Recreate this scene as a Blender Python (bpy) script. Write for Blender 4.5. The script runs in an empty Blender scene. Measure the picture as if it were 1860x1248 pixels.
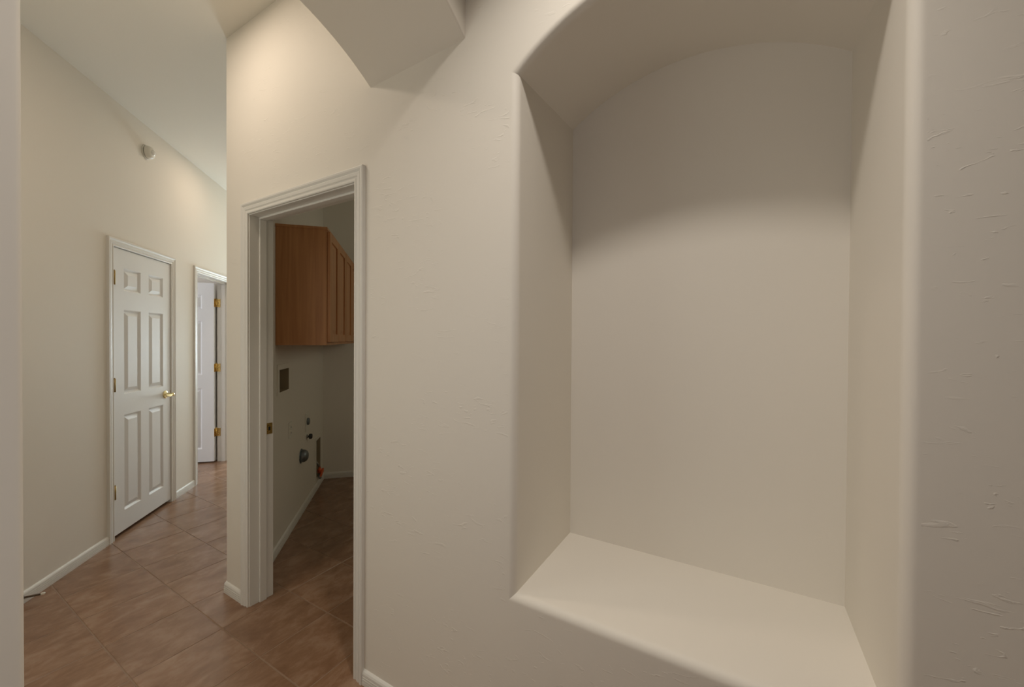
import bpy, bmesh, math, random
from mathutils import Vector, Matrix
random.seed(4)

# ------------------------------------------------------------------ camera
C = bpy.context.scene.collection
scene = bpy.context.scene
F_PX, YAW, PITCH, ROLL = 711.32, math.radians(30.2308), math.radians(-0.5452), math.radians(0.3509)
CAM_D, CAM_H = 1.0713, 1.4044
fwd = Vector((-math.sin(YAW) * math.cos(PITCH), math.cos(YAW) * math.cos(PITCH), math.sin(PITCH)))
rt = Vector((math.cos(YAW), math.sin(YAW), 0))
up = rt.cross(fwd)
rt2 = math.cos(ROLL) * rt + math.sin(ROLL) * up
up2 = -math.sin(ROLL) * rt + math.cos(ROLL) * up
cd = bpy.data.cameras.new('camera')
cd.sensor_width = 36.0
cd.lens = F_PX * 36.0 / 1860.0
cd.clip_start = 0.01
cam = bpy.data.objects.new('camera', cd)
C.objects.link(cam)
m = Matrix((rt2, up2, -fwd)).transposed().to_4x4()
m.translation = Vector((0, -CAM_D, CAM_H))
cam.matrix_world = m
scene.camera = cam

# ------------------------------------------------------------------ world and exposure
w = bpy.data.worlds.new('world')
scene.world = w
w.use_nodes = True
w.node_tree.nodes['Background'].inputs['Color'].default_value = (0.62, 0.75, 1.0, 1)
w.node_tree.nodes['Background'].inputs['Strength'].default_value = 0.25
vs = scene.view_settings
vs.view_transform = 'Standard'
vs.look = 'None'
vs.gamma = 1.0
vs.exposure = 0.0
try:
    vs.use_curve_mapping = False
except Exception:
    pass

# light levels (watts); the window lights themselves follow the walls that hold the windows
NICHE_W, HALL_W, HALL2_W = 7.7, 5.1, 2.5
NICHE_COL, HALL_COL, HALL2_COL = (1.0, 0.93, 0.845), (1.0, 0.84, 0.69), (1.0, 0.78, 0.60)
FILL_ENTRY_W, DAY_BED_W, DAY_LAUNDRY_W, DAY_HALL_W, FILL_BACK_W = 7.9, 48.0, 4.5, 88.0, 1.7  # entry and back levels feed the added fill windows
ENTRY_COL, DAY_COL, LAUNDRY_COL, HALLDAY_COL, BACK_COL = (1.0, 0.99, 0.86), (0.80, 0.86, 1.0), (1.0, 0.97, 0.74), (0.77, 0.92, 1.0), (1.0, 0.96, 0.95)

# ------------------------------------------------------------------ measured layout (metres)
S = math.sqrt(0.5)
ZC = 3.04                      # ceiling
XC = -2.4414                   # where the front wall turns into the hall
TW = 0.1146                    # front wall thickness
XDL, XDR, ZD = -2.1997, -1.3730, 2.042   # laundry doorway
X1, X2 = -1.2883, -0.8150      # archway thickness
ZA1, ZA2, ARISE, AY = 2.4066, 2.4236, 0.150, -0.950
NXL, NXR, NZ0, NZS, NZB, ND = -0.6103, 0.2840, 0.595, 2.2383, 2.2790, 0.4711
CL = 2.7229                    # left hall wall offset
CR = -XC * S                   # hall right wall offset (hall face)
CLAU = 1.587                   # laundry face of that partition
TLW = 0.135                    # left wall thickness


def hp(off, t, z):
    """point in the slanted hall frame: off = distance along the hall's cross direction, t = along it"""
    return Vector((-(off + t) * S, (-off + t) * S, z))


# ------------------------------------------------------------------ materials
def new_mat(name):
    mt = bpy.data.materials.new(name)
    mt.use_nodes = True
    nt = mt.node_tree
    return mt, nt, nt.nodes['Principled BSDF']


def nd_(nt, typ, **kw):
    n = nt.nodes.new(typ)
    for k, v in kw.items():
        setattr(n, k, v)
    return n


def paint(name, col, rough=0.6, trowel=0.0, fine=0.0, spec=0.3):
    mt, nt, b = new_mat(name)
    b.inputs['Base Color'].default_value = (*col, 1)
    b.inputs['Roughness'].default_value = rough
    b.inputs['Specular IOR Level'].default_value = spec
    tc = nd_(nt, 'ShaderNodeTexCoord')
    last = None
    if fine > 0:
        n = nd_(nt, 'ShaderNodeTexNoise')
        n.inputs['Scale'].default_value = 55
        n.inputs['Detail'].default_value = 3
        nt.links.new(tc.outputs['Object'], n.inputs['Vector'])
        bp = nd_(nt, 'ShaderNodeBump')
        bp.inputs['Strength'].default_value = fine
        bp.inputs['Distance'].default_value = 0.002
        nt.links.new(n.outputs['Fac'], bp.inputs['Height'])
        last = bp
    if trowel > 0:
        # sparse ridges left by the trowel: stretched noise cut by a soft threshold, broken up by a second noise
        mp = nd_(nt, 'ShaderNodeMapping')
        mp.inputs['Rotation'].default_value = (0, math.radians(-14), 0)
        mp.inputs['Scale'].default_value = (13.0, 13.0, 44.0)
        nt.links.new(tc.outputs['Object'], mp.inputs['Vector'])
        n1 = nd_(nt, 'ShaderNodeTexNoise')
        n1.inputs['Scale'].default_value = 1.0
        n1.inputs['Detail'].default_value = 5
        n1.inputs['Distortion'].default_value = 1.6
        nt.links.new(mp.outputs['Vector'], n1.inputs['Vector'])
        r1 = nd_(nt, 'ShaderNodeMapRange')
        r1.inputs['From Min'].default_value = 0.62
        r1.inputs['From Max'].default_value = 0.69
        nt.links.new(n1.outputs['Fac'], r1.inputs['Value'])
        n2 = nd_(nt, 'ShaderNodeTexNoise')
        n2.inputs['Scale'].default_value = 3.2
        n2.inputs['Detail'].default_value = 2
        nt.links.new(tc.outputs['Object'], n2.inputs['Vector'])
        r2 = nd_(nt, 'ShaderNodeMapRange')
        r2.inputs['From Min'].default_value = 0.44
        r2.inputs['From Max'].default_value = 0.62
        nt.links.new(n2.outputs['Fac'], r2.inputs['Value'])
        mu = nd_(nt, 'ShaderNodeMath', operation='MULTIPLY')
        nt.links.new(r1.outputs['Result'], mu.inputs[0])
        nt.links.new(r2.outputs['Result'], mu.inputs[1])
        bp2 = nd_(nt, 'ShaderNodeBump')
        bp2.inputs['Strength'].default_value = trowel
        bp2.inputs['Distance'].default_value = 0.003
        nt.links.new(mu.outputs[0], bp2.inputs['Height'])
        if last:
            nt.links.new(last.outputs['Normal'], bp2.inputs['Normal'])
        last = bp2
    if last:
        nt.links.new(last.outputs['Normal'], b.inputs['Normal'])
    return mt


def plain(name, col, rough=0.5, metal=0.0, spec=0.5):
    mt, nt, b = new_mat(name)
    b.inputs['Base Color'].default_value = (*col, 1)
    b.inputs['Roughness'].default_value = rough
    b.inputs['Metallic'].default_value = metal
    b.inputs['Specular IOR Level'].default_value = spec
    tc = nd_(nt, 'ShaderNodeTexCoord')
    n = nd_(nt, 'ShaderNodeTexNoise')
    n.inputs['Scale'].default_value = 60
    nt.links.new(tc.outputs['Object'], n.inputs['Vector'])
    mr = nd_(nt, 'ShaderNodeMapRange')
    mr.inputs['To Min'].default_value = max(0, rough - 0.06)
    mr.inputs['To Max'].default_value = min(1, rough + 0.06)
    nt.links.new(n.outputs['Fac'], mr.inputs['Value'])
    nt.links.new(mr.outputs['Result'], b.inputs['Roughness'])
    return mt


WALLC = (0.85, 0.80, 0.715)
M = {}
M['wall'] = paint('wall_plaster', WALLC, 0.62, trowel=0.34, fine=0.06)
M['wall_arch'] = paint('wall_plaster_arch', WALLC, 0.62, fine=0.06)
M['wall_plain'] = paint('wall_plaster_smooth', WALLC, 0.62, fine=0.12)
M['ceiling'] = paint('ceiling_plaster', (0.84, 0.80, 0.71), 0.7, fine=0.15)
M['trim'] = plain('trim_white_paint', (0.80, 0.775, 0.72), 0.42, spec=0.4)
M['door'] = plain('door_white_paint', (0.84, 0.835, 0.82), 0.42, spec=0.4)
M['brass'] = plain('brass', (0.62, 0.44, 0.16), 0.28, 1.0)
M['brass_bright'] = plain('polished_brass', (0.86, 0.74, 0.42), 0.14, 1.0)
M['brass_old'] = plain('aged_brass', (0.36, 0.25, 0.09), 0.42, 1.0)
M['dark'] = plain('dark_gap', (0.012, 0.011, 0.010), 0.8)
M['plastic'] = plain('white_plastic', (0.82, 0.79, 0.70), 0.38)
M['plastic_lens'] = plain('clear_lens', (0.92, 0.90, 0.84), 0.12)
M['galv'] = plain('galvanised_metal', (0.22, 0.25, 0.27), 0.4, 0.8)
M['black'] = plain('black_plastic', (0.012, 0.012, 0.013), 0.4)
M['orange'] = plain('orange_plastic', (0.75, 0.13, 0.03), 0.45)
M['box_in'] = plain('recess_tan', (0.40, 0.33, 0.22), 0.6)
M['rod'] = plain('brown_rod', (0.10, 0.065, 0.035), 0.45)
M['steel'] = plain('dull_steel', (0.35, 0.35, 0.34), 0.35, 0.9)


def tile_mat():
    mt, nt, b = new_mat('brown_porcelain_tile')
    tc = nd_(nt, 'ShaderNodeTexCoord')
    oi = nd_(nt, 'ShaderNodeObjectInfo')
    mulr = nd_(nt, 'ShaderNodeMath', operation='MULTIPLY')
    mulr.inputs[1].default_value = 37.0
    nt.links.new(oi.outputs['Random'], mulr.inputs[0])
    comb = nd_(nt, 'ShaderNodeCombineXYZ')
    nt.links.new(mulr.outputs[0], comb.inputs['X'])
    nt.links.new(mulr.outputs[0], comb.inputs['Y'])
    nt.links.new(oi.outputs['Random'], comb.inputs['Z'])
    add = nd_(nt, 'ShaderNodeVectorMath', operation='ADD')
    nt.links.new(tc.outputs['Object'], add.inputs[0])
    nt.links.new(comb.outputs['Vector'], add.inputs[1])
    mp = nd_(nt, 'ShaderNodeMapping')
    mp.inputs['Rotation'].default_value = (0, 0, math.radians(-14))
    mp.inputs['Scale'].default_value = (12.0, 6.5, 1.0)
    nt.links.new(add.outputs['Vector'], mp.inputs['Vector'])
    n = nd_(nt, 'ShaderNodeTexNoise')
    n.inputs['Scale'].default_value = 1.0
    n.inputs['Detail'].default_value = 7
    n.inputs['Roughness'].default_value = 0.68
    n.inputs['Distortion'].default_value = 0.35
    nt.links.new(mp.outputs['Vector'], n.inputs['Vector'])
    cr = nd_(nt, 'ShaderNodeValToRGB')
    e = cr.color_ramp.elements
    e[0].position = 0.27
    e[0].color = (0.190, 0.094, 0.048, 1)
    e[1].position = 0.72
    e[1].color = (0.390, 0.245, 0.160, 1)
    mid = e.new(0.50)
    mid.color = (0.275, 0.152, 0.086, 1)
    nt.links.new(n.outputs['Fac'], cr.inputs['Fac'])
    hsv = nd_(nt, 'ShaderNodeHueSaturation')
    mr = nd_(nt, 'ShaderNodeMapRange')
    mr.inputs['To Min'].default_value = 0.95
    mr.inputs['To Max'].default_value = 1.05
    nt.links.new(oi.outputs['Random'], mr.inputs['Value'])
    nt.links.new(mr.outputs['Result'], hsv.inputs['Value'])
    nt.links.new(cr.outputs['Color'], hsv.inputs['Color'])
    nt.links.new(hsv.outputs['Color'], b.inputs['Base Color'])
    r2 = nd_(nt, 'ShaderNodeMapRange')
    r2.inputs['To Min'].default_value = 0.17
    r2.inputs['To Max'].default_value = 0.30
    nt.links.new(n.outputs['Fac'], r2.inputs['Value'])
    nt.links.new(r2.outputs['Result'], b.inputs['Roughness'])
    b.inputs['Specular IOR Level'].default_value = 0.85
    n3 = nd_(nt, 'ShaderNodeTexNoise')
    n3.inputs['Scale'].default_value = 28
    n3.inputs['Detail'].default_value = 4
    nt.links.new(add.outputs['Vector'], n3.inputs['Vector'])
    bp = nd_(nt, 'ShaderNodeBump')
    bp.inputs['Strength'].default_value = 0.06
    bp.inputs['Distance'].default_value = 0.002
    nt.links.new(n3.outputs['Fac'], bp.inputs['Height'])
    nt.links.new(bp.outputs['Normal'], b.inputs['Normal'])
    return mt


def wood_mat():
    mt, nt, b = new_mat('stained_wood')
    tc = nd_(nt, 'ShaderNodeTexCoord')
    mp = nd_(nt, 'ShaderNodeMapping')
    mp.inputs['Scale'].default_value = (38, 38, 1.6)
    nt.links.new(tc.outputs['Object'], mp.inputs['Vector'])
    n = nd_(nt, 'ShaderNodeTexNoise')
    n.inputs['Scale'].default_value = 1.0
    n.inputs['Detail'].default_value = 6
    n.inputs['Distortion'].default_value = 0.5
    nt.links.new(mp.outputs['Vector'], n.inputs['Vector'])
    cr = nd_(nt, 'ShaderNodeValToRGB')
    e = cr.color_ramp.elements
    e[0].position = 0.30
    e[0].color = (0.52, 0.232, 0.090, 1)
    e[1].position = 0.72
    e[1].color = (0.68, 0.335, 0.142, 1)
    nt.links.new(n.outputs['Fac'], cr.inputs['Fac'])
    nt.links.new(cr.outputs['Color'], b.inputs['Base Color'])
    b.inputs['Roughness'].default_value = 0.42
    bp = nd_(nt, 'ShaderNodeBump')
    bp.inputs['Strength'].default_value = 0.08
    bp.inputs['Distance'].default_value = 0.001
    nt.links.new(n.outputs['Fac'], bp.inputs['Height'])
    nt.links.new(bp.outputs['Normal'], b.inputs['Normal'])
    return mt


def grout_mat():
    mt, nt, b = new_mat('grout')
    tc = nd_(nt, 'ShaderNodeTexCoord')
    n = nd_(nt, 'ShaderNodeTexNoise')
    n.inputs['Scale'].default_value = 40
    nt.links.new(tc.outputs['Object'], n.inputs['Vector'])
    cr = nd_(nt, 'ShaderNodeValToRGB')
    cr.color_ramp.elements[0].color = (0.24, 0.150, 0.095, 1)
    cr.color_ramp.elements[1].color = (0.33, 0.215, 0.140, 1)
    nt.links.new(n.outputs['Fac'], cr.inputs['Fac'])
    nt.links.new(cr.outputs['Color'], b.inputs['Base Color'])
    b.inputs['Roughness'].default_value = 0.7
    return mt


M['tile'] = tile_mat()
M['wood'] = wood_mat()
M['grout'] = grout_mat()


def emit_mat(name, col, strength):
    mt, nt, b = new_mat(name)
    b.inputs['Base Color'].default_value = (0.8, 0.8, 0.8, 1)
    b.inputs['Emission Color'].default_value = (*col, 1)
    b.inputs['Emission Strength'].default_value = strength
    return mt


# ------------------------------------------------------------------ helpers
def link(name, bm, mat, parent=None, smooth=None):
    bmesh.ops.recalc_face_normals(bm, faces=bm.faces[:])
    me = bpy.data.meshes.new(name)
    bm.to_mesh(me)
    bm.free()
    me.materials.append(mat)
    if smooth is not None:
        for p in me.polygons:
            p.use_smooth = smooth
    o = bpy.data.objects.new(name, me)
    C.objects.link(o)
    if parent:
        o.parent = parent
    return o


def tag(o, label=None, cat=None, group=None, kind=None):
    if label:
        o['label'] = label
    if cat:
        o['category'] = cat
    if group:
        o['group'] = group
    if kind:
        o['kind'] = kind
    return o


def empty(name, loc=(0, 0, 0)):
    o = bpy.data.objects.new(name, None)
    o.empty_display_size = 0.05
    C.objects.link(o)
    o.location = loc
    return o


def face(bm, pts, smooth=False):
    vv = [bm.verts.new(Vector(p)) for p in pts]
    f = bm.faces.new(vv)
    f.smooth = smooth
    return f


def hexa(bm, p):
    """box from 8 corners: bottom 4 (ccw), top 4"""
    v = [bm.verts.new(Vector(q)) for q in p]
    for idx in ((3, 2, 1, 0), (4, 5, 6, 7), (0, 1, 5, 4), (1, 2, 6, 5), (2, 3, 7, 6), (3, 0, 4, 7)):
        bm.faces.new([v[i] for i in idx])


def box(bm, x0, x1, y0, y1, z0, z1):
    hexa(bm, [(x0, y0, z0), (x1, y0, z0), (x1, y1, z0), (x0, y1, z0),
              (x0, y0, z1), (x1, y0, z1), (x1, y1, z1), (x0, y1, z1)])


def hbox(bm, o0, o1, t0, t1, z0, z1):
    """box in the slanted hall frame"""
    hexa(bm, [hp(o0, t0, z0), hp(o1, t0, z0), hp(o1, t1, z0), hp(o0, t1, z0),
              hp(o0, t0, z1), hp(o1, t0, z1), hp(o1, t1, z1), hp(o0, t1, z1)])


def bevel(bm, w=0.002, seg=2):
    bmesh.ops.remove_doubles(bm, verts=bm.verts[:], dist=1e-6)
    bmesh.ops.bevel(bm, geom=[e for e in bm.edges if len(e.link_faces) == 2 and e.calc_face_angle(0) > 0.6],
                    offset=w, segments=seg, affect='EDGES', profile=0.6)


def loft(bm, rings, closed=False, smooth=False):
    """quads between successive rings of points; vertices shared inside the loft"""
    vr = [[bm.verts.new(Vector(p)) for p in r] for r in rings]
    n = len(rings[0])
    for a, b in zip(vr[:-1], vr[1:]):
        for i in range(n if closed else n - 1):
            j = (i + 1) % n
            f = bm.faces.new((a[i], a[j], b[j], b[i]))
            f.smooth = smooth
    return vr


def lathe(bm, profile, origin, axis, seg=24, smooth=True):
    """profile: list of (radius, distance along axis)"""
    ax = Vector(axis).normalized()
    a = ax.orthogonal().normalized()
    b = ax.cross(a)
    o = Vector(origin)
    rings = []
    for r, d in profile:
        r = max(r, 1e-5)
        rings.append([o + ax * d + (a * math.cos(2 * math.pi * k / seg) + b * math.sin(2 * math.pi * k / seg)) * r for k in range(seg)])
    vr = loft(bm, rings, closed=True, smooth=smooth)
    for ring in (vr[0], vr[-1]):
        bm.faces.new(ring)


def tube(bm, p0, p1, r, seg=14, r1=None):
    p0, p1 = Vector(p0), Vector(p1)
    lathe(bm, [(r, 0), (r if r1 is None else r1, (p1 - p0).length)], p0, p1 - p0, seg)


def offset_path(pts, d, closed=False):
    """offset a 2-D polyline to its left by d with mitred corners"""
    n = len(pts)
    out = []
    for i in range(n):
        ns = []
        for a, b in ((i - 1, i), (i, i + 1)):
            if closed:
                a, b = a % n, b % n
            elif a < 0 or b >= n:
                continue
            dx, dy = pts[b][0] - pts[a][0], pts[b][1] - pts[a][1]
            l = math.hypot(dx, dy)
            ns.append((-dy / l, dx / l))
        if len(ns) == 1:
            nx, ny = ns[0]
            k = 1.0
        else:
            nx, ny = ns[0][0] + ns[1][0], ns[0][1] + ns[1][1]
            l = math.hypot(nx, ny)
            nx, ny = nx / l, ny / l
            k = 1.0 / max(0.3, nx * ns[0][0] + ny * ns[0][1])
        out.append((pts[i][0] + nx * d * k, pts[i][1] + ny * d * k))
    return out


def arc(x0, x1, z0, rise, seg):
    """circular segment from (x0,z0) to (x1,z0) bulging upwards"""
    hw = (x1 - x0) / 2
    r = (hw * hw + rise * rise) / (2 * rise)
    th = math.asin(abs(hw) / r)
    xm = (x0 + x1) / 2
    sg = 1 if hw > 0 else -1
    return [(xm + sg * r * math.sin(-th + 2 * th * k / seg), z0 + rise - r + r * math.cos(-th + 2 * th * k / seg)) for k in range(seg + 1)]


CASING = [(0.0, 0.0), (0.0, 0.009), (0.004, 0.011), (0.010, 0.011), (0.012, 0.0085), (0.018, 0.0085), (0.022, 0.012),
          (0.034, 0.0135), (0.037, 0.0115), (0.040, 0.0135), (0.046, 0.0165), (0.053, 0.0170), (0.057, 0.0150), (0.057, 0.0)]


def casing(name, fn, s0, s1, z1, parent=None):
    """moulded casing on three sides of an opening; fn(s, z, depth) gives the point"""
    bm = bmesh.new()
    rings = []
    for a, d in CASING:
        rings.append([fn(s0 - a, 0, d), fn(s0 - a, z1 + a, d), fn(s1 + a, z1 + a, d), fn(s1 + a, 0, d)])
    vr = loft(bm, rings)
    bm.faces.new([r[0] for r in vr])
    bm.faces.new([r[3] for r in vr])
    return link(name, bm, M['trim'], parent)


BASE = [(0.0, 0.0), (0.0130, 0.0), (0.0130, 0.0150), (0.0108, 0.0160), (0.0108, 0.0180), (0.0130, 0.0190), (0.0130, 0.0255),
        (0.0108, 0.0265), (0.0108, 0.0285), (0.0128, 0.0295), (0.0128, 0.0350), (0.0105, 0.0362), (0.0105, 0.0382), (0.0122, 0.0392), (0.0115, 0.0470),
        (0.0085, 0.0535), (0.0045, 0.0575), (0.0, 0.0590)]


def baseboard(name, fn, s0, s1, parent=None, cut0=0.0, cut1=0.0):
    """fn(s, depth, z); cut0 / cut1 stretch the ends for mitres"""
    bm = bmesh.new()
    vr = loft(bm, [[fn(s0 - d * cut0, d, z) for d, z in BASE], [fn(s1 + d * cut1, d, z) for d, z in BASE]], closed=True)
    bm.faces.new(vr[0])
    bm.faces.new(vr[1])
    return link(name, bm, M['trim'], parent)


def holed_wall(bm, fn, s0, s1, z1, holes):
    """solid wall slab as columns around openings; fn(bm, s0, s1, z0, z1) adds a box"""
    xs = s0
    for (a, b, za, zb) in sorted(holes):
        fn(bm, xs, a, 0, z1)
        if za > 0:
            fn(bm, a, b, 0, za)
        fn(bm, a, b, zb, z1)
        xs = b
    fn(bm, xs, s1, 0, z1)


# ------------------------------------------------------------------ floor with single tiles
PX_, PY_, TX0, TY0 = 0.3315, 0.3280, -2.147, -0.148
bm = bmesh.new()
box(bm, -8.6, 3.2, -4.0, 6.6, -0.12, -0.0012)
floor = tag(link('floor', bm, M['grout']), 'brown tiled floor running through the hall and the laundry room', 'floor', kind='structure')

GAP = 0.0042
bm = bmesh.new()
box(bm, -(PX_ - GAP) / 2, (PX_ - GAP) / 2, -(PY_ - GAP) / 2, (PY_ - GAP) / 2, -0.010, 0.0)
bmesh.ops.bevel(bm, geom=[e for e in bm.edges if all(v.co.z > -0.001 for v in e.verts)], offset=0.0016, segments=1, affect='EDGES')
tile_me = bpy.data.meshes.new('tile')
bmesh.ops.recalc_face_normals(bm, faces=bm.faces[:])
bm.to_mesh(tile_me)
bm.free()
tile_me.materials.append(M['tile'])
rest = []


def tile_shown(x, y):
    off, t = -(x + y) * S, (y - x) * S
    if -1.45 > y or x > -0.95:
        return False
    hall = off < CL + 0.25 and t < 5.6 and (y < 0.2 or off > CR - 0.25)
    lau = off < CLAU + 0.25 and y > -0.1 and t < 3.75 and x < -1.1 and y < 2.4
    bed = CL - 0.2 < off < 3.6 and 3.5 < t < 4.8
    return hall or lau or bed


for i in range(-20, 17):
    for j in range(-12, 21):
        x, y = TX0 + (i + 0.5) * PX_, TY0 + (j + 0.5) * PY_
        if not (-8.4 < x < 3.1 and -3.9 < y < 6.5):
            continue
        if tile_shown(x, y):
            o = bpy.data.objects.new('tile', tile_me)
            C.objects.link(o)
            o.location = (x, y, random.uniform(-0.0003, 0.0003))
            o.parent = floor
        else:
            rest.append((x, y))
bm = bmesh.new()
for x, y in rest:
    dx, dy = (PX_ - GAP) / 2, (PY_ - GAP) / 2
    box(bm, x - dx, x + dx, y - dy, y + dy, -0.010, 0.0)
tag(link('tile_field', bm, M['tile'], floor), kind='stuff')

# ------------------------------------------------------------------ ceiling
bm = bmesh.new()
box(bm, -8.6, 3.2, -4.0, 6.6, ZC, ZC + 0.1)
tag(link('ceiling', bm, M['ceiling']), 'plain flat plaster ceiling above the slanted hall', 'ceiling', kind='structure')

# ------------------------------------------------------------------ front wall with doorway and arched niche
XR = 3.0
JT = 0.018
dx0, dx1, dz = XDL - JT, XDR + JT, ZD + JT
bm = bmesh.new()
XS = -1.0
RN = 0.024
nfront = [(NXL, NZ0), (NXR, NZ0)] + arc(NXR, NXL, NZS, 0.160, 36)
nfront = [(NXL, NZ0)] + [(NXR, NZ0)] + [(x, z) for x, z in arc(NXR, NXL, NZS, 0.160, 36)]
nback = [(NXL, NZ0)] + [(NXR, NZ0)] + [(x, z) for x, z in arc(NXR, NXL, NZB, 0.145, 36)]


def nring(d, y):
    k = max(0.0, y) / ND
    base = [(a[0] * (1 - k) + b[0] * k, a[1] * (1 - k) + b[1] * k) for a, b in zip(nfront, nback)]
    # path runs counter-clockwise seen from the room: its left is the inside, so grow with a negative offset
    return [(x, y, z) for x, z in (offset_path(base, -d, True) if d else base)]


outer = nring(RN + 0.004, 0)
n = len(outer)
top = 2 + 18                                   # crown point index
botm = ((NXL + NXR) / 2, 0, outer[0][2])
left_half = [outer[0], botm]
# left part of the front face (doorway + left half of the niche surround)
poly = [(XC, 0, 0), (dx0, 0, 0), (dx0, 0, dz), (dx1, 0, dz), (dx1, 0, 0), (botm[0], 0, 0), botm, outer[0]]
poly += [outer[k] for k in range(n - 1, top - 1, -1)]
poly += [(outer[top][0], 0, ZC), (XC, 0, ZC)]
face(bm, poly)
poly = [botm, (botm[0], 0, 0), (XR, 0, 0), (XR, 0, ZC), (outer[top][0], 0, ZC)]
poly += [outer[k] for k in range(top, 0, -1)]
face(bm, poly)
# laundry side of the wall, door reveal, ends
yb = TW
xb = -CLAU / S - yb
face(bm, [(xb - 0.2, yb, 0), (dx0, yb, 0), (dx0, yb, dz), (dx1, yb, dz), (dx1, yb, 0), (XS + 0.25, yb, 0), (XS + 0.25, yb, ZC), (xb - 0.2, yb, ZC)])
for a, b in (((dx0, 0), (dx0, dz)), ((dx0, dz), (dx1, dz)), ((dx1, dz), (dx1, 0))):
    face(bm, [(a[0], 0, a[1]), (b[0], 0, b[1]), (b[0], yb, b[1]), (a[0], yb, a[1])])
face(bm, [(XR, 0, 0), (XR, yb, 0), (XR, yb, ZC), (XR, 0, ZC)])
wall_front = tag(link('wall_front', bm, M['wall']), 'long cream plaster wall holding the doorway and the deep arched niche', 'wall', kind='structure')

# niche: rounded lip, sides, soffit, sill, back
bm = bmesh.new()
SEG = 10
rings = [nring(RN + 0.004, 0)]
for k in range(SEG + 1):
    a = math.pi / 2 * k / SEG
    rings.append(nring(RN * (1 - math.sin(a)), RN * (1 - math.cos(a))))
rings.append(nring(0, RN + 0.004))
groups = [(0, 1), (1, 2), (2, n - 1), (n - 1, n)]          # sill, right side, arch, left side
for a, b in groups:
    idx = [k % n for k in range(a, b + 1)]
    loft(bm, [[r[k] for k in idx] for r in rings], smooth=True)
    inner, back = nring(0, RN + 0.004), nring(0, ND)
    loft(bm, [[inner[k] for k in idx], [back[k] for k in idx]], smooth=(b - a > 1))
face(bm, nring(0, ND))
link('niche_recess', bm, M['wall_plain'], wall_front)

# ------------------------------------------------------------------ archway wall beside the camera
RA = 0.006
bm = bmesh.new()


def apath(x):
    k = (x - X1) / (X2 - X1)
    za = ZA1 + (ZA2 - ZA1) * k
    return arc(0.0, AY, za, ARISE, 32) + [(AY, 0.0)]


def aring(d, x):
    pts = apath(x)
    # path goes from the front wall over the arch and down the far leg; outside is to its right
    return [(x, y, z) for y, z in (offset_path(pts, -d) if d else pts)]


def flip_ok():
    p = apath(X2)
    q = offset_path(p, -0.01)
    return q[16][1] > p[16][1]


SGN = 1 if flip_ok() else -1
rings = [aring(SGN * (RA + 0.003), X2)]
for k in range(9):
    a = math.pi / 2 * k / 8
    rings.append(aring(SGN * RA * (1 - math.sin(a)), X2 - RA * (1 - math.cos(a))))
rings.append(aring(0, X2 - RA - 0.003))
rings2 = [aring(0, X1 + RA + 0.003)]
for k in range(9):
    a = math.pi / 2 * (1 - k / 8)
    rings2.append(aring(SGN * RA * (1 - math.sin(a)), X1 + RA * (1 - math.cos(a))))
rings2.append(aring(SGN * (RA + 0.003), X1))
na = 33
for a, b in ((0, na - 1), (na - 1, na)):
    for rr in (rings, rings2):
        loft(bm, [r[a:b + 1] for r in rr], smooth=True)
    loft(bm, [rings[-1][a:b + 1], rings2[0][a:b + 1]], smooth=(b - a > 1))
YE = -2.75
for x in (X2, X1):
    r = aring(SGN * (RA + 0.003), x)
    face(bm, [(x, 0.02, ZC), ] + r + [(x, YE, 0), (x, YE, ZC)])
tag(link('wall_arch', bm, M['wall_arch']), 'thick plaster wall with a shallow archway, its leg at the left edge', 'wall', kind='structure')

# ------------------------------------------------------------------ left hall wall with two doorways
EW = (-0.05, 0.95, 0.60, 2.20)                # unseen entry window behind the arch leg, added to carry fill light
D1a, D1b, D1z = 2.5400, 3.2100, 2.030        # casing inner edges of the closed door
D2a, D2b, D2z = 3.6402, 4.3950, 2.026        # open doorway
bm = bmesh.new()
holed_wall(bm, lambda q, a, b, z0, z1: hbox(q, CL + TLW, CL, a, b, z0, z1), -1.2, 7.2, ZC,
           [EW, (D1a - JT - 0.004, D1b + JT + 0.004, 0, D1z + JT), (D2a - JT, D2b + JT, 0, D2z + JT)])
tag(link('wall_left', bm, M['wall_plain']), 'tall cream wall of the slanted hall with two white doors', 'wall', kind='structure')

win = tag(empty('fill_window_1'), 'added vestibule window for fill light, hidden behind the archway leg', 'window', kind='structure')
for a0, a1, b0, b1 in ((EW[0], EW[1], EW[2], EW[2] + 0.03), (EW[0], EW[1], EW[3] - 0.03, EW[3]), (EW[0], EW[0] + 0.03, EW[2] + 0.03, EW[3] - 0.03),
                       (EW[1] - 0.03, EW[1], EW[2] + 0.03, EW[3] - 0.03)):
    bm = bmesh.new()
    hbox(bm, CL + 0.09, CL + 0.05, a0, a1, b0, b1)
    link('fill_window_frame', bm, M['trim'], win)

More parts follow.
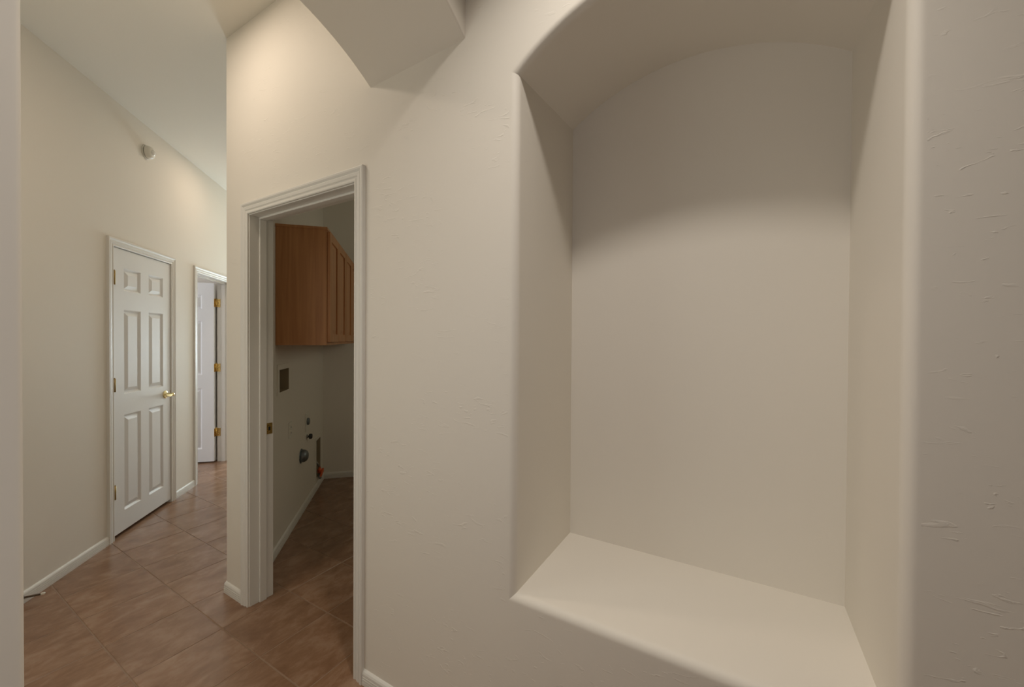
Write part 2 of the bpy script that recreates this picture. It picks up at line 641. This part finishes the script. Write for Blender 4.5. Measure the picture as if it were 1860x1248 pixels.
# hall right partition, hall end
bm = bmesh.new()
z0, z1 = 0, ZC
CMID = CLAU + 0.080
BOX1 = (2.135, 2.340, 1.045, 1.195)            # washer box opening (t0, t1, z0, z1)
BOX2 = (3.205, 3.375, 0.112, 0.455)            # dryer box opening
pa, pb = Vector((XC, 0, 0)), hp(CR, 7.2, 0)
pc, pd = hp(CMID, 7.2, 0), Vector((-CMID / S - TW, TW, 0))
hexa(bm, [pa, pd, pc, pb] + [p + Vector((0, 0, ZC)) for p in (pa, pd, pc, pb)])
holed_wall(bm, lambda q, a, b, z0, z1: hbox(q, CMID, CLAU, a, b, z0, z1), 1.70, 7.2, ZC, [BOX1, BOX2])
tag(link('wall_hall_right', bm, M['wall_plain']), 'partition wall between the slanted hall and the laundry room', 'wall', kind='structure')
bm = bmesh.new()
holed_wall(bm, lambda q, a, b, z0, z1: hbox(q, b, a, 6.8, 6.95, z0, z1), CLAU, CL + TLW, ZC, [(1.85, 2.60, 0.5, 2.1)])
tag(link('wall_hall_end', bm, M['wall_plain']), 'window wall closing the far end of the hall, hidden from view', 'wall', kind='structure')

# laundry far and right walls
TLF = 3.512
bm = bmesh.new()
hbox(bm, CLAU, -2.5, TLF, TLF + 0.1, 0, ZC)
tag(link('wall_laundry_back', bm, M['wall_plain']), 'dim back wall of the laundry room behind the cabinets', 'wall', kind='structure')
bm = bmesh.new()
holed_wall(bm, lambda q, a, b, z0, z1: box(q, -0.75, -0.65, a, b, z0, z1), TW, 4.4, ZC, [(1.6, 2.5, 1.5, 2.5)])
tag(link('wall_laundry_right', bm, M['wall_plain']), 'laundry room side wall with the window, out of view', 'wall', kind='structure')

# bedroom behind the open door
bm = bmesh.new()
hbox(bm, 5.6, CL + TLW, 4.47, 4.57, 0, ZC)
tag(link('wall_bedroom_side', bm, M['wall_plain']), 'wall close behind the open white door', 'wall', kind='structure')
bm = bmesh.new()
hbox(bm, 5.6, CL + TLW, 1.9, 2.0, 0, ZC)
tag(link('wall_bedroom_near', bm, M['wall_plain']), 'hidden near wall of the room behind the left hall wall', 'wall', kind='structure')
bm = bmesh.new()
holed_wall(bm, lambda q, a, b, z0, z1: hbox(q, 5.7, 5.6, a, b, z0, z1), 1.9, 4.57, ZC, [(2.4, 4.1, 0.8, 2.2)])
tag(link('wall_bedroom_back', bm, M['wall_plain']), 'window wall of the room behind the open white door', 'wall', kind='structure')

# passage on the camera's side of the arch
YB = -1.52
bm = bmesh.new()
BW = (-0.70, 0.30, 0.90, 2.10)                 # unseen window behind the viewpoint, added to fill the niche with light
holed_wall(bm, lambda q, a, b, z0, z1: box(q, a, b, YB - 0.1, YB, z0, z1), X2, XR + 0.1, ZC, [BW])
tag(link('wall_back', bm, M['wall_plain']), 'passage wall with an added fill-light window, behind the viewpoint', 'wall', kind='structure')
win = tag(empty('fill_window_2'), 'added passage window for fill light, behind the viewpoint', 'window', kind='structure')
for a0, a1, b0, b1 in ((BW[0], BW[1], BW[2], BW[2] + 0.03), (BW[0], BW[1], BW[3] - 0.03, BW[3]), (BW[0], BW[0] + 0.03, BW[2] + 0.03, BW[3] - 0.03),
                       (BW[1] - 0.03, BW[1], BW[2] + 0.03, BW[3] - 0.03)):
    bm = bmesh.new()
    box(bm, a0, a1, YB - 0.09, YB - 0.05, b0, b1)
    link('fill_window_frame', bm, M['trim'], win)
bm = bmesh.new()
box(bm, XR, XR + 0.1, YB, TW, 0, ZC)
tag(link('wall_right', bm, M['wall_plain']), 'end wall of the passage beyond the right edge of the view', 'wall', kind='structure')


# ------------------------------------------------------------------ laundry door frame: jambs, stops, casing
def W_(s, z, d):
    return Vector((s, -d, z))


trim1 = empty('trim_1', (XDL, 0, 0))
trim1.location = (0, 0, 0)
tag(trim1, 'moulded cream door frame around the open laundry doorway', 'door frame', kind='structure')
casing('casing', W_, XDL - 0.005, XDR + 0.003, ZD + 0.004, trim1)
for x0, x1 in ((XDL - JT, XDL), (XDR, XDR + JT)):
    bm = bmesh.new()
    box(bm, x0, x1, -0.0005, TW + 0.003, 0.0, ZD)
    link('jamb', bm, M['trim'], trim1)
bm = bmesh.new()
box(bm, XDL - JT, XDR + JT, -0.0005, TW + 0.003, ZD, ZD + JT)
link('head_jamb', bm, M['trim'], trim1)
for x0, x1 in ((XDL, XDL + 0.011), (XDR - 0.011, XDR)):
    bm = bmesh.new()
    box(bm, x0, x1, 0.044, 0.079, 0.0, ZD - 0.011)
    bevel(bm, 0.003)
    link('door_stop_strip', bm, M['trim'], trim1)
bm = bmesh.new()
box(bm, XDL, XDR, 0.044, 0.079, ZD - 0.011, ZD)
bevel(bm, 0.003)
link('door_stop_strip', bm, M['trim'], trim1)
# strike plate with its hole
sp = bmesh.new()
z0, z1, y0, y1, xf = 0.887, 0.946, 0.082, 0.113, XDL + 0.0016
for (a, b, c, d) in ((y0, y1, z0, z0 + 0.020), (y0, y1, z1 - 0.020, z1), (y0, y0 + 0.010, z0 + 0.020, z1 - 0.020), (y1 - 0.010, y1, z0 + 0.020, z1 - 0.020)):
    box(sp, XDL - 0.001, xf, a, b, c, d)
strike = link('strike_plate', sp, M['brass'], trim1)
strike['label'] = 'brass strike plate on the left jamb'
bm = bmesh.new()
box(bm, XDL - 0.002, XDL + 0.0006, y0 + 0.009, y1 - 0.009, z0 + 0.019, z1 - 0.019)
link('latch_hole', bm, M['dark'], strike)
for zz in (z0 + 0.010, z1 - 0.010):
    bm = bmesh.new()
    lathe(bm, [(0.0035, 0), (0.0030, 0.0010), (0.0005, 0.0014)], (xf - 0.0002, (y0 + y1) / 2, zz), (1, 0, 0), 10)
    link('screw', bm, M['brass_old'], strike)

# ------------------------------------------------------------------ baseboards
bbf = tag(empty('baseboard_front'), 'low cream baseboard along the niche wall on both sides of the doorway', 'baseboard', kind='structure')
baseboard('board', lambda s, d, z: Vector((s, -d, z)), XC, XDL - 0.0625, bbf, cut0=math.tan(math.radians(22.5)))
baseboard('board', lambda s, d, z: Vector((s, -d, z)), XDR + 0.0605, XR, bbf)
bbl = tag(empty('baseboard_left'), 'cream baseboard along the left hall wall between the white doors', 'baseboard', kind='structure')
for a, b in ((-1.1, D1a - 0.058), (D1b + 0.058, D2a - 0.058), (D2b + 0.058, 6.8)):
    baseboard('board', lambda s, d, z: hp(CL - d, s, z), a, b, bbl)
bbh = tag(baseboard('baseboard_hall', lambda s, d, z: hp(CR + d, s, z), CR, 6.8, cut0=math.tan(math.radians(22.5))),
          'baseboard turning the corner into the hall beyond the laundry doorway', 'baseboard', kind='structure')
bba = tag(empty('baseboard_arch'), 'cream baseboard around the foot of the archway leg', 'baseboard', kind='structure')
baseboard('board', lambda s, d, z: Vector((X2 + d, s, z)), YB, AY, bba, cut1=1.0)
baseboard('board', lambda s, d, z: Vector((s, AY + d, z)), X1, X2, bba, cut0=1.0, cut1=1.0)
bbw = tag(empty('baseboard_laundry'), 'white baseboard around the dim laundry room floor', 'baseboard', kind='structure')
baseboard('board', lambda s, d, z: hp(CLAU - d, s, z), 1.76, TLF, bbw)
baseboard('board', lambda s, d, z: hp(s, TLF - d, z), -2.4, CLAU, bbw)


# ------------------------------------------------------------------ six-panel doors
def door_parts(root, width, height, thick, P, cols, rows, mat):
    """P(s, depth_out, z): s along the door from its hinge side, depth_out towards the viewer; builds slab and panels"""
    def q(bm_, s0, s1, d0, d1, za, zb):
        hexa(bm_, [P(s0, d0, za), P(s1, d0, za), P(s1, d1, za), P(s0, d1, za), P(s0, d0, zb), P(s1, d0, zb), P(s1, d1, zb), P(s0, d1, zb)])
    bm_ = bmesh.new()
    q(bm_, 0, width, -thick, -0.012, 0, height)                        # core
    # stiles and rails
    xs = [0, cols[0][0], cols[0][1], cols[1][0], cols[1][1], width]
    for k in (0, 2, 4):
        q(bm_, xs[k], xs[k + 1], -0.012, 0, 0, height)
    zs = [0] + [v for r in rows for v in r] + [height]
    for k in range(0, len(zs), 2):
        for c0, c1 in cols:
            q(bm_, c0, c1, -0.012, 0, zs[k], zs[k + 1])
    slab = link('slab', bm_, mat, root)
    for za, zb in rows:
        for c0, c1 in cols:
            bm_ = bmesh.new()
            lev = [(0.0, -0.0002), (0.004, -0.0030), (0.013, -0.0110), (0.019, -0.0110), (0.042, -0.0020), (0.0425, -0.0016)]
            rr = []
            for e, d in lev:
                rr.append([P(c0 + e, d, za + e), P(c1 - e, d, za + e), P(c1 - e, d, zb - e), P(c0 + e, d, zb - e)])
            vr = loft(bm_, rr, closed=True)
            bm_.faces.new(vr[-1])
            back = [P(c0, -0.0115, za), P(c1, -0.0115, za), P(c1, -0.0115, zb), P(c0, -0.0115, zb)]
            vb = [bm_.verts.new(p) for p in back]
            bm_.faces.new(vb)
            for i in range(4):
                bm_.faces.new((vb[i], vb[(i + 1) % 4], vr[0][(i + 1) % 4], vr[0][i]))
            link('panel', bm_, mat, root)
    return slab


# closed door on the left wall
door1 = tag(empty('door_1'), 'closed white six-panel door with brass lever on the left hall wall', 'door', kind='structure')
d1s, d1e, d1b, d1t = D1a + 0.003, D1b - 0.003, 0.026, D1z - 0.004


def P1(s, d, z):
    return hp(CL - d - 0.0005, d1s + s, d1b + z)


W1 = d1e - d1s
door_parts(door1, W1, d1t - d1b, 0.035, P1, [(0.108, 0.288), (0.383, 0.566)],
           [(0.142, 0.825), (0.974, 1.575), (1.709, 1.870)], M['door'])
for z0, z1 in ((1.7685, 1.8634), (1.027, 1.1184), (0.2815, 0.377)):
    bm = bmesh.new()
    tube(bm, hp(CL - 0.0085, d1s - 0.001, z0), hp(CL - 0.0085, d1s - 0.001, z1), 0.0068, 12)
    tube(bm, hp(CL - 0.0085, d1s - 0.001, z1), hp(CL - 0.0085, d1s - 0.001, z1 + 0.006), 0.0045, 10)
    hbox(bm, CL, CL - 0.0030, d1s - 0.002, d1s + 0.017, z0, z1)
    h = link('hinge', bm, M['brass_old'], door1, None)
    for zz in (z0 + 0.018, z1 - 0.018):
        bm = bmesh.new()
        lathe(bm, [(0.0032, 0), (0.0006, 0.001)], hp(CL - 0.003, d1s + 0.0125, zz), hp(-1, 0, 0), 8)
        link('screw', bm, M['brass'], h)
# lever
lt, lz = 3.137, 0.930
bm = bmesh.new()
ax = hp(-1, 0, 0)
lathe(bm, [(0.033, 0), (0.033, 0.004), (0.030, 0.008), (0.022, 0.011), (0.014, 0.013), (0.0125, 0.018), (0.0115, 0.042), (0.0135, 0.046), (0.0135, 0.060), (0.010, 0.064), (0.001, 0.065)],
      hp(CL, lt, lz), ax, 24)
lever = link('lever_handle', bm, M['brass_bright'], door1)
lever['label'] = 'polished brass lever handle'
bm = bmesh.new()
rings = []
for k in range(13):
    u = k / 12
    c = hp(CL - 0.053 - 0.004 * math.sin(u * math.pi), lt + 0.004 - 0.102 * u, lz - 0.004 * math.sin(u * math.pi * 1.2))
    ry, rz = 0.0065 - 0.0015 * u, 0.011 - 0.002 * u
    if k == 12:
        ry, rz = ry * 0.4, rz * 0.5
    rings.append([c + hp(ry * math.cos(2 * math.pi * j / 12), 0, 0) + Vector((0, 0, rz * math.sin(2 * math.pi * j / 12))) for j in range(12)])
vr = loft(bm, rings, closed=True, smooth=True)
bm.faces.new(vr[0]); bm.faces.new(vr[-1])
link('grip', bm, M['brass_bright'], lever)
bm = bmesh.new()
hbox(bm, CL - 0.0004, CL - 0.0018, d1e - 0.001, d1e + 0.006, lz - 0.028, lz + 0.028)
link('latch_plate', bm, M['brass_old'], door1)

trim2 = tag(empty('trim_2'), 'moulded white casing around the closed six-panel door', 'door frame', kind='structure')


def L_(s, z, d):
    return hp(CL - d, s, z)


casing('casing', L_, D1a - 0.001, D1b + 0.001, D1z + 0.001, trim2)
for t0, t1 in ((D1a - JT - 0.004, D1a), (D1b, D1b + JT + 0.004)):
    bm = bmesh.new()
    hbox(bm, CL + TLW, CL, t0, t1, 0, D1z)
    link('jamb', bm, M['trim'], trim2)
bm = bmesh.new()
hbox(bm, CL + TLW, CL, D1a - JT - 0.004, D1b + JT + 0.004, D1z, D1z + JT)
link('head_jamb', bm, M['trim'], trim2)
bm = bmesh.new()
hbox(bm, CL + TLW, CL + TLW - 0.02, D1a, D1b, 0, D1z)  # near-black sheet: shade behind the door is put into its colour
closet = tag(link('closet_shade_panel', bm, M['dark']), 'near-black panel for the shade behind the closed six-panel door', 'wall', kind='structure')

# open door in the second doorway
trim3 = tag(empty('trim_3'), 'white casing and jambs of the far doorway with the open door', 'door frame', kind='structure')
casing('casing', L_, D2a - 0.003, D2b + 0.003, D2z + 0.003, trim3)
for t0, t1 in ((D2a - JT, D2a), (D2b, D2b + JT)):
    bm = bmesh.new()
    hbox(bm, CL + TLW + 0.002, CL, t0, t1, 0, D2z)
    link('jamb', bm, M['trim'], trim3)
bm = bmesh.new()
hbox(bm, CL + TLW + 0.002, CL, D2a - JT, D2b + JT, D2z, D2z + JT)
link('head_jamb', bm, M['trim'], trim3)
for args in ((D2a, D2a + 0.011, 0, D2z - 0.011), (D2b - 0.011, D2b, 0, D2z - 0.011), (D2a, D2b, D2z - 0.011, D2z)):
    bm = bmesh.new()
    hbox(bm, CL + 0.093, CL + 0.058, *args)
    link('door_stop_strip', bm, M['trim'], trim3)

door2 = tag(empty('door_2'), 'white panelled door standing open in the far doorway, brass hinges showing', 'door', kind='structure')
HO = CL + TLW + 0.010                       # hinge pivot offset
W2 = 0.745


def P2(s, d, z):
    return hp(HO + 0.006 + s, D2b - 0.046 - d, 0.016 + z)


door_parts(door2, W2, 2.004, 0.035, P2, [(0.115, 0.320), (0.425, 0.630)],
           [(0.142, 0.825), (0.974, 1.575), (1.709, 1.870)], M['door'])
for zc in (1.80, 1.068, 0.335):
    bm = bmesh.new()
    z0, z1 = zc - 0.045, zc + 0.045
    tube(bm, hp(HO, D2b - 0.006, z0), hp(HO, D2b - 0.006, z1), 0.0066, 12)
    tube(bm, hp(HO, D2b - 0.006, z1), hp(HO, D2b - 0.006, z1 + 0.010), 0.0048, 10)
    hbox(bm, HO, HO - 0.040, D2b - 0.0030, D2b, z0, z1)                     # leaf on the jamb
    hbox(bm, HO + 0.006, HO + 0.003, D2b - 0.046, D2b - 0.006, z0, z1)      # leaf on the door edge
    h = link('hinge', bm, M['brass'], door2)
    for zz in (z0 + 0.016, zc, z1 - 0.016):
        bm = bmesh.new()
        lathe(bm, [(0.0035, 0), (0.0006, 0.001)], hp(HO - 0.022, D2b - 0.003, zz), hp(0, -1, 0), 8)
        link('screw', bm, M['brass_old'], h)

# ------------------------------------------------------------------ smoke alarm on the left wall
al = tag(empty('smoke_alarm', hp(CL, 2.897, 2.833)), 'small round white alarm high on the left wall above the door', 'alarm')


def part(name, bm_, mat, root):
    o = link(name, bm_, mat, root)
    o.matrix_parent_inverse = Matrix.Translation(-root.location)
    return o


o_ = hp(CL, 2.897, 2.833)
bm = bmesh.new()
lathe(bm, [(0.053, 0), (0.053, 0.007), (0.051, 0.009)], o_, ax, 32)
part('base_plate', bm, M['plastic'], al)
bm = bmesh.new()
lathe(bm, [(0.044, 0.009), (0.044, 0.0125)], o_, ax, 32)
part('seam', bm, M['dark'], al)
bm = bmesh.new()
lathe(bm, [(0.0500, 0.0125), (0.0500, 0.022), (0.044, 0.034), (0.040, 0.041), (0.034, 0.045), (0.020, 0.047), (0.0005, 0.0475)], o_, ax, 32)
part('cover', bm, M['plastic'], al)
bm = bmesh.new()
lathe(bm, [(0.021, 0.0460), (0.021, 0.0500), (0.016, 0.0560), (0.008, 0.0590), (0.0005, 0.060)], o_, ax, 20)
part('lens', bm, M['plastic_lens'], al)

# ------------------------------------------------------------------ door stop by the left wall
st = tag(empty('door_bumper', hp(CL - 0.013, 1.868, 0.034)), 'thin brown door bumper rod with white tip at the baseboard, far left', 'door stop')
a0, a1 = hp(CL - 0.012, 1.866, 0.036), hp(CL - 0.085, 1.893, 0.032)
dv = (a1 - a0).normalized()
bm = bmesh.new()
lathe(bm, [(0.011, 0), (0.011, 0.003), (0.006, 0.007), (0.004, 0.009)], a0, dv, 16)
part('base', bm, M['rod'], st)
bm = bmesh.new()
tube(bm, a0 + dv * 0.006, a1 - dv * 0.012, 0.0052, 12)
part('rod', bm, M['rod'], st)
bm = bmesh.new()
lathe(bm, [(0.0045, 0), (0.0065, 0.002), (0.0065, 0.013), (0.004, 0.016), (0.0005, 0.017)], a1 - dv * 0.014, dv, 14)
part('tip', bm, M['plastic'], st)

# ------------------------------------------------------------------ laundry wall cabinets
CT0, CW_, CZ0, CZ1, CD = 2.063, 0.686, 1.361, 2.137, 0.303


def cabinet(t0, label, ndoors=2):
    root = tag(empty('wall_cabinet', hp(CLAU, t0, CZ0)), label, 'cabinet', 'wooden laundry cabinets')
    t1 = t0 + CW_
    f = CLAU - CD
    b = bmesh.new()
    hbox(b, CLAU - 0.001, f + 0.019, t0, t0 + 0.016, CZ0, CZ1)              # sides
    hbox(b, CLAU - 0.001, f + 0.019, t1 - 0.016, t1, CZ0, CZ1)
    hbox(b, CLAU - 0.001, f + 0.019, t0 + 0.016, t1 - 0.016, CZ0 + 0.012, CZ0 + 0.028)
    hbox(b, CLAU - 0.001, f + 0.019, t0 + 0.016, t1 - 0.016, CZ1 - 0.016, CZ1)
    hbox(b, CLAU - 0.001, CLAU - 0.007, t0 + 0.016, t1 - 0.016, CZ0 + 0.028, CZ1 - 0.016)
    part('body', b, M['wood'], root)
    b = bmesh.new()                                                          # face frame
    hbox(b, f + 0.019, f, t0, t0 + 0.032, CZ0, CZ1)
    hbox(b, f + 0.019, f, t1 - 0.032, t1, CZ0, CZ1)
    hbox(b, f + 0.019, f, t0 + 0.032, t1 - 0.032, CZ0, CZ0 + 0.036)
    hbox(b, f + 0.019, f, t0 + 0.032, t1 - 0.032, CZ1 - 0.036, CZ1)
    part('face_frame', b, M['wood'], root)
    b = bmesh.new()                                                          # moulding strip at the top of the end panel
    hbox(b, CLAU - 0.001, f - 0.004, t0 - 0.006, t1, CZ1 - 0.013, CZ1 + 0.003)
    part('top_rail', b, M['wood'], root)
    dw = (CW_ - 0.022 - 0.006) / 2
    for k in range(ndoors):
        a = t0 + 0.011 + k * (dw + 0.006)
        e = a + dw
        za, zb = CZ0 + 0.020, CZ1 - 0.022
        b = bmesh.new()
        g0, g1, sw = f - 0.001, f - 0.020, 0.055
        hbox(b, g0, g1, a, a + sw, za, zb)
        hbox(b, g0, g1, e - sw, e, za, zb)
        hbox(b, g0, g1, a + sw, e - sw, za, za + sw)
        hbox(b, g0, g1, a + sw, e - sw, zb - sw, zb)
        bevel(b, 0.003, 2)
        d = part('door', b, M['wood'], root)
        b = bmesh.new()
        lev = [(0.0, -0.011), (0.010, -0.011), (0.030, -0.016), (0.031, -0.016)]
        rr = [[hp(f + dd, a + sw + x, za + sw + x), hp(f + dd, e - sw - x, za + sw + x),
               hp(f + dd, e - sw - x, zb - sw - x), hp(f + dd, a + sw + x, zb - sw - x)] for x, dd in lev]
        vr_ = loft(b, rr, closed=True)
        b.faces.new(vr_[-1])
        back = [b.verts.new(hp(f - 0.003, s_, z_)) for s_, z_ in ((a + sw, za + sw), (e - sw, za + sw), (e - sw, zb - sw), (a + sw, zb - sw))]
        b.faces.new(back)
        for i in range(4):
            b.faces.new((back[i], back[(i + 1) % 4], vr_[0][(i + 1) % 4], vr_[0][i]))
        link('panel', b, M['wood'], d)
    return root


cabinet(CT0, 'brown wooden wall cabinet with a plain end panel, nearest the laundry doorway')
cabinet(CT0 + CW_ + 0.001, 'second brown wooden wall cabinet, deeper in the laundry room')


# ------------------------------------------------------------------ fittings on the laundry wall
def frame_box(name, label, cat, t0, t1, z0, z1, i0, i1, j0, j1, depth, inner_mat):
    root = tag(empty(name, hp(CLAU, (t0 + t1) / 2, z0)), label, cat)
    b = bmesh.new()
    for a, c, d, e in ((t0, i0, z0, z1), (i1, t1, z0, z1), (i0, i1, z0, j0), (i0, i1, j1, z1)):
        hbox(b, CLAU + 0.001, CLAU - 0.005, a, c, d, e)
    part('frame', b, M['wall_plain'], root)
    b = bmesh.new()
    rr = [[hp(CLAU - 0.0045, i0, j0), hp(CLAU - 0.0045, i1, j0), hp(CLAU - 0.0045, i1, j1), hp(CLAU - 0.0045, i0, j1)],
          [hp(CLAU + depth, i0 + .004, j0 + .004), hp(CLAU + depth, i1 - .004, j0 + .004), hp(CLAU + depth, i1 - .004, j1 - .004), hp(CLAU + depth, i0 + .004, j1 - .004)]]
    vr_ = loft(b, rr, closed=True)
    b.faces.new(vr_[-1])
    part('recess', b, inner_mat, root)
    return root


frame_box('washer_outlet_box', 'recessed white washer box on the laundry wall below the cabinet', 'outlet box',
          2.092, 2.362, 1.028, 1.231, BOX1[0], BOX1[1], BOX1[2], BOX1[3], 0.066, M['box_in'])
dbx = frame_box('dryer_box', 'tall recessed dryer box with an orange valve, low on the laundry wall near the corner', 'outlet box',
                3.170, 3.410, 0.085, 0.485, BOX2[0], BOX2[1], BOX2[2], BOX2[3], 0.070, M['box_in'])

# orange gas valve in the dryer box
bm = bmesh.new()
lathe(bm, [(0.012, 0), (0.012, 0.020), (0.020, 0.024), (0.022, 0.050), (0.016, 0.058), (0.010, 0.062), (0.010, 0.075), (0.001, 0.076)], hp(CLAU - 0.014, 3.300, 0.108), (0, 0, 1), 16)
gv = part('gas_valve', bm, M['orange'], dbx)
gv['label'] = 'orange gas valve at the bottom of the box'
bm = bmesh.new()
hexa(bm, [hp(CLAU - 0.030, 3.325, 0.130), hp(CLAU - 0.046, 3.325, 0.130), hp(CLAU - 0.046, 3.225, 0.112), hp(CLAU - 0.030, 3.225, 0.112),
          hp(CLAU - 0.030, 3.325, 0.165), hp(CLAU - 0.046, 3.325, 0.165), hp(CLAU - 0.046, 3.235, 0.138), hp(CLAU - 0.030, 3.235, 0.138)])
bevel(bm, 0.004)
link('handle', bm, M['orange'], gv)
bm = bmesh.new()
tube(bm, hp(CLAU - 0.014, 3.300, 0.180), hp(CLAU + 0.030, 3.300, 0.260), 0.008, 12)
tube(bm, hp(CLAU + 0.030, 3.300, 0.260), hp(CLAU + 0.030, 3.300, 0.440), 0.008, 12)
link('gas_pipe', bm, M['steel'], gv)
bm = bmesh.new()
lathe(bm, [(0.013, 0), (0.019, 0.004), (0.019, 0.020), (0.015, 0.026), (0.015, 0.060), (0.011, 0.064), (0.001, 0.0645)], hp(CLAU - 0.014, 3.300, 0.108), hp(-0.2, -0.8, 0) + Vector((0, 0, -0.10)), 14)
link('hose_end', bm, M['steel'], gv)

# electrical outlet plate
op = tag(empty('outlet_plate', hp(CLAU, 2.385, 0.74)), 'small cream outlet plate on the laundry wall nearest the doorway', 'outlet')
bm = bmesh.new()
hbox(bm, CLAU, CLAU - 0.006, 2.350, 2.420, 0.683, 0.800)
bevel(bm, 0.003)
part('plate', bm, M['plastic'], op)
for zz in (0.722, 0.762):
    bm = bmesh.new()
    hbox(bm, CLAU - 0.005, CLAU - 0.0085, 2.369, 2.401, zz - 0.014, zz + 0.014)
    bevel(bm, 0.003)
    so = part('socket', bm, M['plastic'], op)
    for tt in (2.378, 2.391):
        bm = bmesh.new()
        hbox(bm, CLAU - 0.008, CLAU - 0.0090, tt - 0.0012, tt + 0.0012, zz - 0.005, zz + 0.005)
        link('slot', bm, M['dark'], so)

# dryer power socket: grey plate with a round receptacle
dp = tag(empty('dryer_socket', hp(CLAU, 2.87, 0.71)), 'dryer socket plate with a grey receptacle above the black knob on the laundry wall', 'outlet')
bm = bmesh.new()
hbox(bm, CLAU, CLAU - 0.006, 2.820, 2.920, 0.625, 0.780)
bevel(bm, 0.003)
part('plate', bm, M['plastic'], dp)
bm = bmesh.new()
lathe(bm, [(0.030, 0.005), (0.030, 0.016), (0.026, 0.020), (0.001, 0.0205)], hp(CLAU, 2.870, 0.706), ax, 20)
part('receptacle', bm, M['galv'], dp)
# black valve knob
bk = tag(empty('shutoff_knob', hp(CLAU, 2.870, 0.578)), 'small black knob under the grey dryer socket', 'knob')
bm = bmesh.new()
lathe(bm, [(0.016, 0), (0.016, 0.006), (0.009, 0.010), (0.009, 0.020)], hp(CLAU, 2.870, 0.578), ax, 16)
part('stem', bm, M['steel'], bk)
bm = bmesh.new()
lathe(bm, [(0.018, 0.018), (0.022, 0.022), (0.022, 0.036), (0.017, 0.042), (0.001, 0.043)], hp(CLAU, 2.870, 0.578), ax, 18)
part('knob', bm, M['black'], bk)
# dryer vent stub
dvn = tag(empty('dryer_vent', hp(CLAU, 2.690, 0.465)), 'round grey metal dryer vent stub low on the laundry wall', 'vent')
bm = bmesh.new()
lathe(bm, [(0.058, 0), (0.058, 0.003), (0.052, 0.006)], hp(CLAU, 2.690, 0.465), ax, 28)
part('collar', bm, M['galv'], dvn)
bm = bmesh.new()
lathe(bm, [(0.050, 0.004), (0.050, 0.016), (0.047, 0.030), (0.038, 0.044), (0.022, 0.052), (0.001, 0.054)], hp(CLAU, 2.690, 0.465), ax, 28)
part('cap', bm, M['galv'], dvn)


# ------------------------------------------------------------------ ceiling downlights (all above the frame)
def downlight(x, y, watts, col, label, r=0.075, spread=180):
    root = tag(empty('ceiling_downlight', (x, y, ZC)), label, 'ceiling light', 'ceiling downlights')
    b = bmesh.new()
    lathe(b, [(r + 0.020, 0), (r + 0.020, 0.004), (r + 0.004, 0.010), (r, 0.010), (r, 0.002)], (x, y, ZC), (0, 0, -1), 40)
    part('trim_ring', b, M['plastic'], root)
    b = bmesh.new()
    lathe(b, [(r - 0.001, 0.001), (r - 0.001, 0.006), (0.001, 0.0065)], (x, y, ZC), (0, 0, -1), 32)
    part('lens', b, emit_mat('downlight_lens', col, 4.0), root)
    ld = bpy.data.lights.new('downlight_lamp', 'AREA')
    ld.shape = 'DISK'
    ld.size = 2 * r
    ld.energy = watts
    ld.color = col
    ld.spread = math.radians(spread)
    lo = bpy.data.objects.new('downlight_lamp', ld)
    C.objects.link(lo)
    lo.location = (0, 0, -0.013)
    lo.parent = root
    return root


downlight(-0.25, -0.50, NICHE_W, NICHE_COL, 'round ceiling downlight in front of the arched niche', spread=112)
downlight(-2.08, -0.50, HALL_W, HALL_COL, 'round ceiling downlight beyond the archway, before the laundry doorway')
q = hp(2.225, 3.50, ZC)
downlight(q.x, q.y, HALL2_W, HALL2_COL, 'round ceiling downlight in the slanted hall between the two white doors')


# ------------------------------------------------------------------ daylight at the windows; entry and passage are added fill
def daylight(name, loc, direction, sx, sy, watts, col):
    ld = bpy.data.lights.new(name, 'AREA')
    ld.shape = 'RECTANGLE'
    ld.size, ld.size_y = sx, sy
    ld.energy = watts
    ld.color = col
    lo = bpy.data.objects.new(name, ld)
    C.objects.link(lo)
    lo.location = loc
    lo.rotation_euler = Vector(direction).to_track_quat('-Z', 'Z').to_euler()
    return lo


daylight('fill_entry', hp(CL + 0.04, (EW[0] + EW[1]) / 2, (EW[2] + EW[3]) / 2), hp(-1, 0, 0), EW[1] - EW[0] - 0.06, EW[3] - EW[2] - 0.06, FILL_ENTRY_W, ENTRY_COL)  # fill light for the front wall, in the added vestibule window
daylight('fill_passage', ((BW[0] + BW[1]) / 2, YB - 0.04, (BW[2] + BW[3]) / 2), (0, 1, 0), BW[1] - BW[0] - 0.06, BW[3] - BW[2] - 0.06, FILL_BACK_W, BACK_COL)  # frontal fill for the niche, in the added passage window
daylight('daylight_hall', hp(2.225, 6.88, 1.3), hp(0, -1, 0), 0.72, 1.55, DAY_HALL_W, HALLDAY_COL)
daylight('daylight_bedroom', hp(5.66, 3.25, 1.5), hp(-1, 0, 0), 1.65, 1.35, DAY_BED_W, DAY_COL)
daylight('daylight_laundry', (-0.69, 2.05, 2.0), (-1, 0, 0), 0.85, 0.95, DAY_LAUNDRY_W, LAUNDRY_COL)
